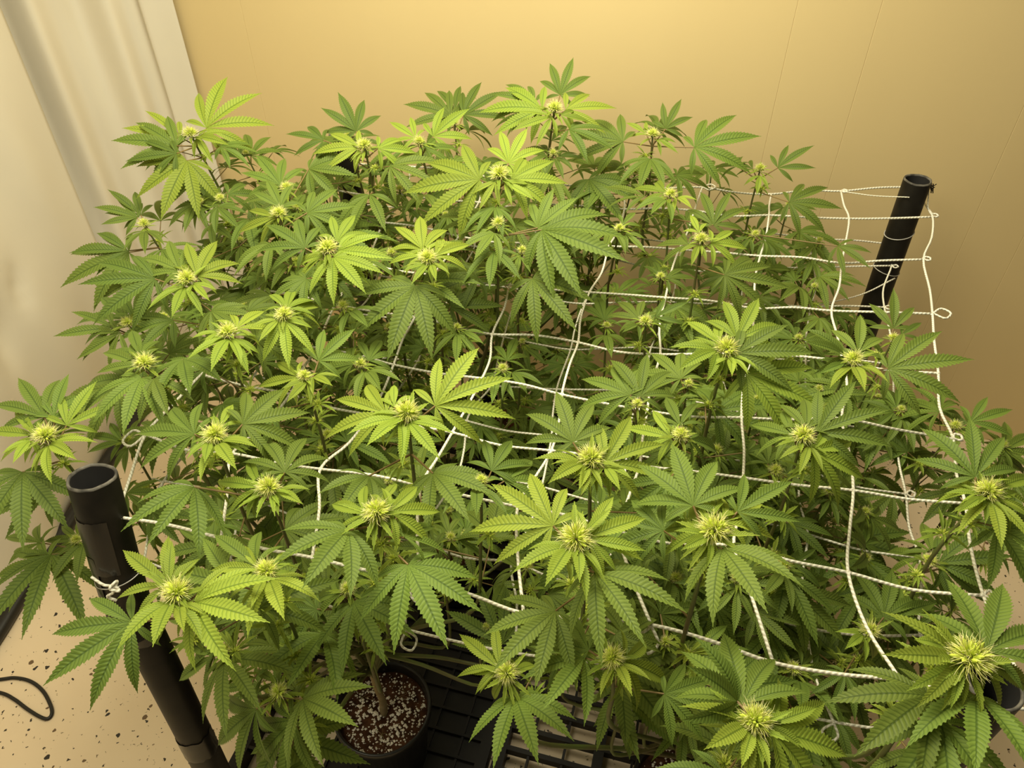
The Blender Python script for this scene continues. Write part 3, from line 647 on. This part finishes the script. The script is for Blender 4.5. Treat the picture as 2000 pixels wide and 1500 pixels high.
cola(1475, 1410, 1.05, 1.05, [(1452, 1374, 1412, 1235, 7, G), (1506, 1426, 1655, 1478, 7, Y), (1460, 1416, 1374, 1464, 5, Y), (1470, 1428, 1448, 1500, 3, Y), (1500, 1415, 1596, 1382, 3, Y), (1440, 1370, 1340, 1300, 5, G)], 3)
cola(1700, 1232, 0.820, .8, [(1726, 1206, 1742, 1112, 7, G), (1694, 1243, 1700, 1290, 5, Y), (1685, 1240, 1650, 1268, 3, Y), (1740, 1205, 1830, 1178, 5, G)], 3)
cola(1550, 1306, 0.760, .65, [(1560, 1330, 1565, 1395, 7, G), (1530, 1310, 1480, 1310, 5, G), (1565, 1300, 1640, 1320, 5, G)], 3)
cola(1895, 1285, 1.12, 1.25, [(1928, 1272, 1958, 1140, 7, G), (1875, 1286, 1722, 1278, 5, Y), (1905, 1358, 1905, 1520, 7, G), (1815, 1360, 1668, 1478, 7, G), (1880, 1295, 1770, 1350, 3, Y), (1915, 1290, 2010, 1350, 5, Y), (1870, 1275, 1785, 1250, 3, Y)], 3)
cola(1835, 1362, .98, .65, [(1825, 1370, 1750, 1400, 5, G)], 1)
# extra shoots that fill the shaded canopy between the tall buds
FILL = [(320, 620, .90), (400, 720, .88), (520, 540, .92), (700, 420, .94), (760, 640, .88), (640, 850, .86), (540, 830, .84), (760, 940, .84), (1290, 540, .90), (1420, 600, .88), (1560, 660, .84), (1600, 760, .84), (1480, 780, .84), (1400, 880, .84), (1620, 960, .80), (1760, 800, .82), (1330, 960, .84), (880, 1050, .80), (620, 1080, .84), (430, 1010, .84), (230, 960, .82), (250, 860, .86), (640, 760, .88), (870, 420, .96), (780, 370, .96), (1160, 420, .92), (1390, 330, .95), (900, 320, .97), (1240, 340, .96), (620, 340, .94), (470, 470, .92), (1440, 1130, .86), (1320, 1130, .84), (330, 520, .92), (480, 600, .90), (1540, 400, .88), (1860, 1190, .78)]
for x, y, h in FILL: cola(x, y, min(h-.02, .90), R.uniform(.45, .65), (), 3)
placed = [at(c[0], c[1], c[2]) for c in C]
# gaps of the canopy: no side leaf grows across these lines above the given height
GAPS = []
def gap(pts, r_, hmin):
    for a, b_ in zip(pts[:-1], pts[1:]): GAPS.append((a, b_, r_, hmin))
gap([(182, 930), (215, 1060), (255, 1180)], 48, .0); gap([(300, 1270), (410, 1500)], 45, 0); gap([(60, 1300), (150, 1450)], 110, 0)
gap([(740, 1330), (745, 1400)], 80, 0); gap([(900, 1380), (1200, 1440)], 60, 0); gap([(1945, 1320), (1960, 1400)], 50, .0); gap([(1905, 1090), (1960, 1180)], 40, 0)
gap([(880, 1120), (890, 1290)], 45, .2)
for ln in ([(215, 1023), (480, 1022), (655, 1043), (880, 1097), (1075, 1155)], [(1290, 1185), (1380, 1192), (1597, 1250), (1830, 1345)], [(400, 870), (700, 893)], [(860, 950), (1028, 970)],
           [(1410, 1050), (1565, 1078), (1755, 1140), (1920, 1165)], [(400, 757), (615, 765), (765, 783), (930, 811), (1035, 841), (1133, 859), (1290, 885), (1475, 925), (1710, 975), (1860, 985)],
           [(678, 668), (937, 696), (1077, 726), (1231, 745)], [(1520, 805), (1685, 845), (1840, 850)], [(961, 601), (1087, 630), (1231, 650), (1350, 661)], [(1038, 531), (1252, 565), (1480, 600), (1667, 615), (1800, 610)],
           [(1430, 505), (1663, 522), (1795, 517)], [(1440, 440), (1672, 440), (1803, 432)], [(1410, 378), (1700, 372)], [(1700, 372), (1663, 522), (1672, 720), (1710, 972), (1755, 1140), (1820, 1340)],
           [(1803, 432), (1800, 610), (1845, 850), (1875, 1000), (1920, 1165)], [(1545, 440), (1520, 605), (1525, 800), (1565, 1075), (1597, 1250)], [(1235, 650), (1240, 860)], [(1080, 640), (1060, 900)], [(937, 620), (920, 740)], [(800, 640), (780, 690)], [(500, 717), (448, 815)], [(1260, 440), (1250, 565)]):
    gap(ln, 20, .85)
gap([(960, 660), (1230, 700)], 60, .70); gap([(900, 800), (1180, 840)], 40, .72); gap([(1600, 1000), (1720, 1200)], 40, .78); gap([(950, 760), (1080, 800)], 45, .80); gap([(1760, 900), (1840, 900)], 30, .8)
def proj(p):
    d = p-CAMP; z = d.y*CT-d.z*ST; return 1000+FPX*d.x/z, 750+FPX*(-d.z*CT-d.y*ST)/z
def in_gap(pts):
    for p in pts:
        x, y = proj(p)
        for (a, b_, r_, hm) in GAPS:
            if p.z < hm: continue
            dx, dy = b_[0]-a[0], b_[1]-a[1]; t = max(0, min(1, ((x-a[0])*dx+(y-a[1])*dy)/(dx*dx+dy*dy+1e-6)))
            if (x-a[0]-t*dx)**2+(y-a[1]-t*dy)**2 < r_*r_: return True
    return False

# low shoots of the understory, shaded by the canopy
for ia in range(8):
    for ib in range(8):
        p = Vector((-.62, .72, 0)) + E1*(1.24*(ia+R.uniform(.15, .85))/8) + E2*(1.15*(ib+R.uniform(.15, .85))/8); p.z = R.uniform(.55, .69)
        if in_gap([p, p+Vector((0, 0, -.05))]): continue
        x, y = proj(p); C.append((x, y, p.z, R.uniform(.4, .55), (), 2, None)); placed.append(p)
def nearest_plant(p):
    return min(range(6), key=lambda k: (POTS[k].xy-p.xy).length + (9 if NLEAF[k] > 285 else 0))
stems = [[] for _ in range(6)]
for ci, (px, py, h, s, leaves, nodes, plant) in enumerate(C):
    top = placed[ci]; pi = nearest_plant(top) if plant is None else plant; pl = PLANTS[pi]; PV = Vector(pl.location); pot_p = POTS[pi]
    rr = random.Random(ci*7+3)
    # the branch: from the main stem out, then up to the bud
    drop = .30 if nodes >= 3 else .20
    if top.z < .72: drop = .14
    foot_b = pot_p + Vector((0, 0, rr.uniform(.14, .27))); out = Vector((top.x, top.y, 0))-Vector((pot_p.x, pot_p.y, 0))
    knee = Vector((top.x, top.y, top.z-drop)) - out*.10 + Vector((rr.uniform(-.01, .01), rr.uniform(-.01, .01), 0))
    mid = foot_b.lerp(knee, .5) + Vector((0, 0, .01)); neck = top.lerp(knee, .45)+Vector((rr.uniform(-.006, .006), rr.uniform(-.006, .006), 0))
    path = spline([foot_b, mid, knee, neck, top], 5); n = len(path)
    rad = [(.0026*(1-i/(n-1))+.0019)*(.8+.25*s) for i in range(n)]
    m = MB(); m.tube([q-PV for q in path], rad, 6, vs=20); m.build('branch', M_STEM, pl)
    # flower
    fs = .030*s
    q = Matrix.Rotation(rr.uniform(0, 6.28), 4, 'Z') @ Matrix.Rotation(rr.uniform(-.2, .2), 4, 'X')
    put('flower_cluster', rr.choice(FLOWERS), Matrix.Translation(top+Vector((0, 0, .003))) @ q @ Matrix.Scale(fs, 4), pl, PV)
    put('bract_leaves', rr.choice(BRACTS), Matrix.Translation(top-Vector((0, 0, .010*s))) @ q @ Matrix.Scale(.040*s, 4), pl, PV)
    # large leaves seen in the photograph
    jd0 = (top-CAMP).length
    for (jx, jy, tx, ty, nl, kind) in leaves:
        # the stalk end lies a stalk's length from the branch, a little below the bud
        d = raydir(jx, jy); du = math.hypot(jx-px, jy-py)
        hz = top.z - .006 - .00010*du
        if jy > py+40: hz -= .00032*(jy-py)
        if jy < py: hz += .00025*(py-jy)
        j = CAMP + d*((CAM_H-hz)/(-d.z))
        if (j-top).length > .13:
            t = (top-CAMP).dot(d); j = CAMP+d*(t-.01)
        upward = ty < jy-25
        tip = solve_tip(j, tx, ty, .060 if nl == 3 else .085 if nl == 5 else .10, .12 if upward else -.18)
        nrm = Vector((0, 0, .55)) + (CAMP-j).normalized()*.55
        sp_ = min(path, key=lambda q: abs((q-j).length-min((q-j).length, 99))+(q-j).length+max(0, q.z-j.z+.004)*2)
        add_leaf(pi, j, tip, nl, kind, nrm, sp_, .0011+.0003*s)
    # leaves at the nodes below
    if not leaves:
        for k in range(4):
            a = k*1.571+rr.uniform(-.3, .3); L = rr.uniform(.05, .08); dv = Vector((math.cos(a), math.sin(a), 0)); j = top+dv*.012+Vector((0, 0, -.006))
            if in_gap([j, j+dv*L]): continue
            add_leaf(pi, j, j+dv*L+Vector((0, 0, rr.uniform(-.35, .1)*L)), 5, G, Vector((0, -.25, 1)), top-Vector((0, 0, .01)), .0009)
    az = rr.uniform(0, 3.14); z0 = .065 if leaves else .05
    for k in range(nodes):
        zz = top.z - z0 - k*.055; base = min(path, key=lambda q: abs(q.z-zz)+(0 if q.z > top.z-drop-.02 else 1)); az += 1.571+rr.uniform(-.35, .35)
        if base.z < top.z-drop-.03: break
        for sgn in (0, math.pi):
            if NLEAF[pi] >= 296: break
            a = az+sgn+rr.uniform(-.3, .3); pl_len = rr.uniform(.035, .075); dv = Vector((math.cos(a), math.sin(a), 0))
            j = base + dv*pl_len + Vector((0, 0, pl_len*rr.uniform(.1, .55))); L = rr.uniform(.065, .110)
            tip = j + dv*L + Vector((rr.uniform(-.3, .3)*L, rr.uniform(-.3, .3)*L, rr.uniform(-.55, 0)*L))
            if tip.y > wall_y(tip.x)-.03 or tip.x < -1.1: continue
            if (tip-CAMP).length < .62: continue
            sdv = Vector((-dv.y, dv.x, 0))*L
            if in_gap([j, j.lerp(tip, .5), tip, j+(tip-j)*.6+sdv*.5, j+(tip-j)*.6-sdv*.5, j+(tip-j)*.2+sdv*.55, j+(tip-j)*.2-sdv*.55, j+(tip-j)*.8+sdv*.3, j+(tip-j)*.8-sdv*.3]): continue
            add_leaf(pi, j, tip, rr.choice((5, 7, 7)), G, Vector((rr.uniform(-.2, .2), -.22+rr.uniform(-.2, .2), 1)), base)
        if rr.random() < .8:
            a = rr.uniform(0, 6.28); bp_ = base+Vector((math.cos(a), math.sin(a), .4))*.014
            MWb = Matrix.Translation(bp_) @ Matrix.Rotation(rr.uniform(0, 6.28), 4, 'Z')
            put('side_flower', rr.choice(BUDS), MWb @ Matrix.Scale(rr.uniform(.016, .022), 4), pl, PV)
            put('bract_leaves', rr.choice(BRACTS), MWb @ Matrix.Scale(rr.uniform(.024, .034), 4), pl, PV)
for k, pl in enumerate(PLANTS):
    m = MB(); p = [Vector((0, 0, -.008)), Vector((.003, .002, .05)), Vector((-.003, .001, .12)), Vector((0, 0, .28))]
    m.tube(spline(p, 5), [.0085-.0002*i for i in range(16)], 8); m.build('main_stem', M_WOOD, pl)
print('LEAVES', NLEAF, 'COLAS', len(C))
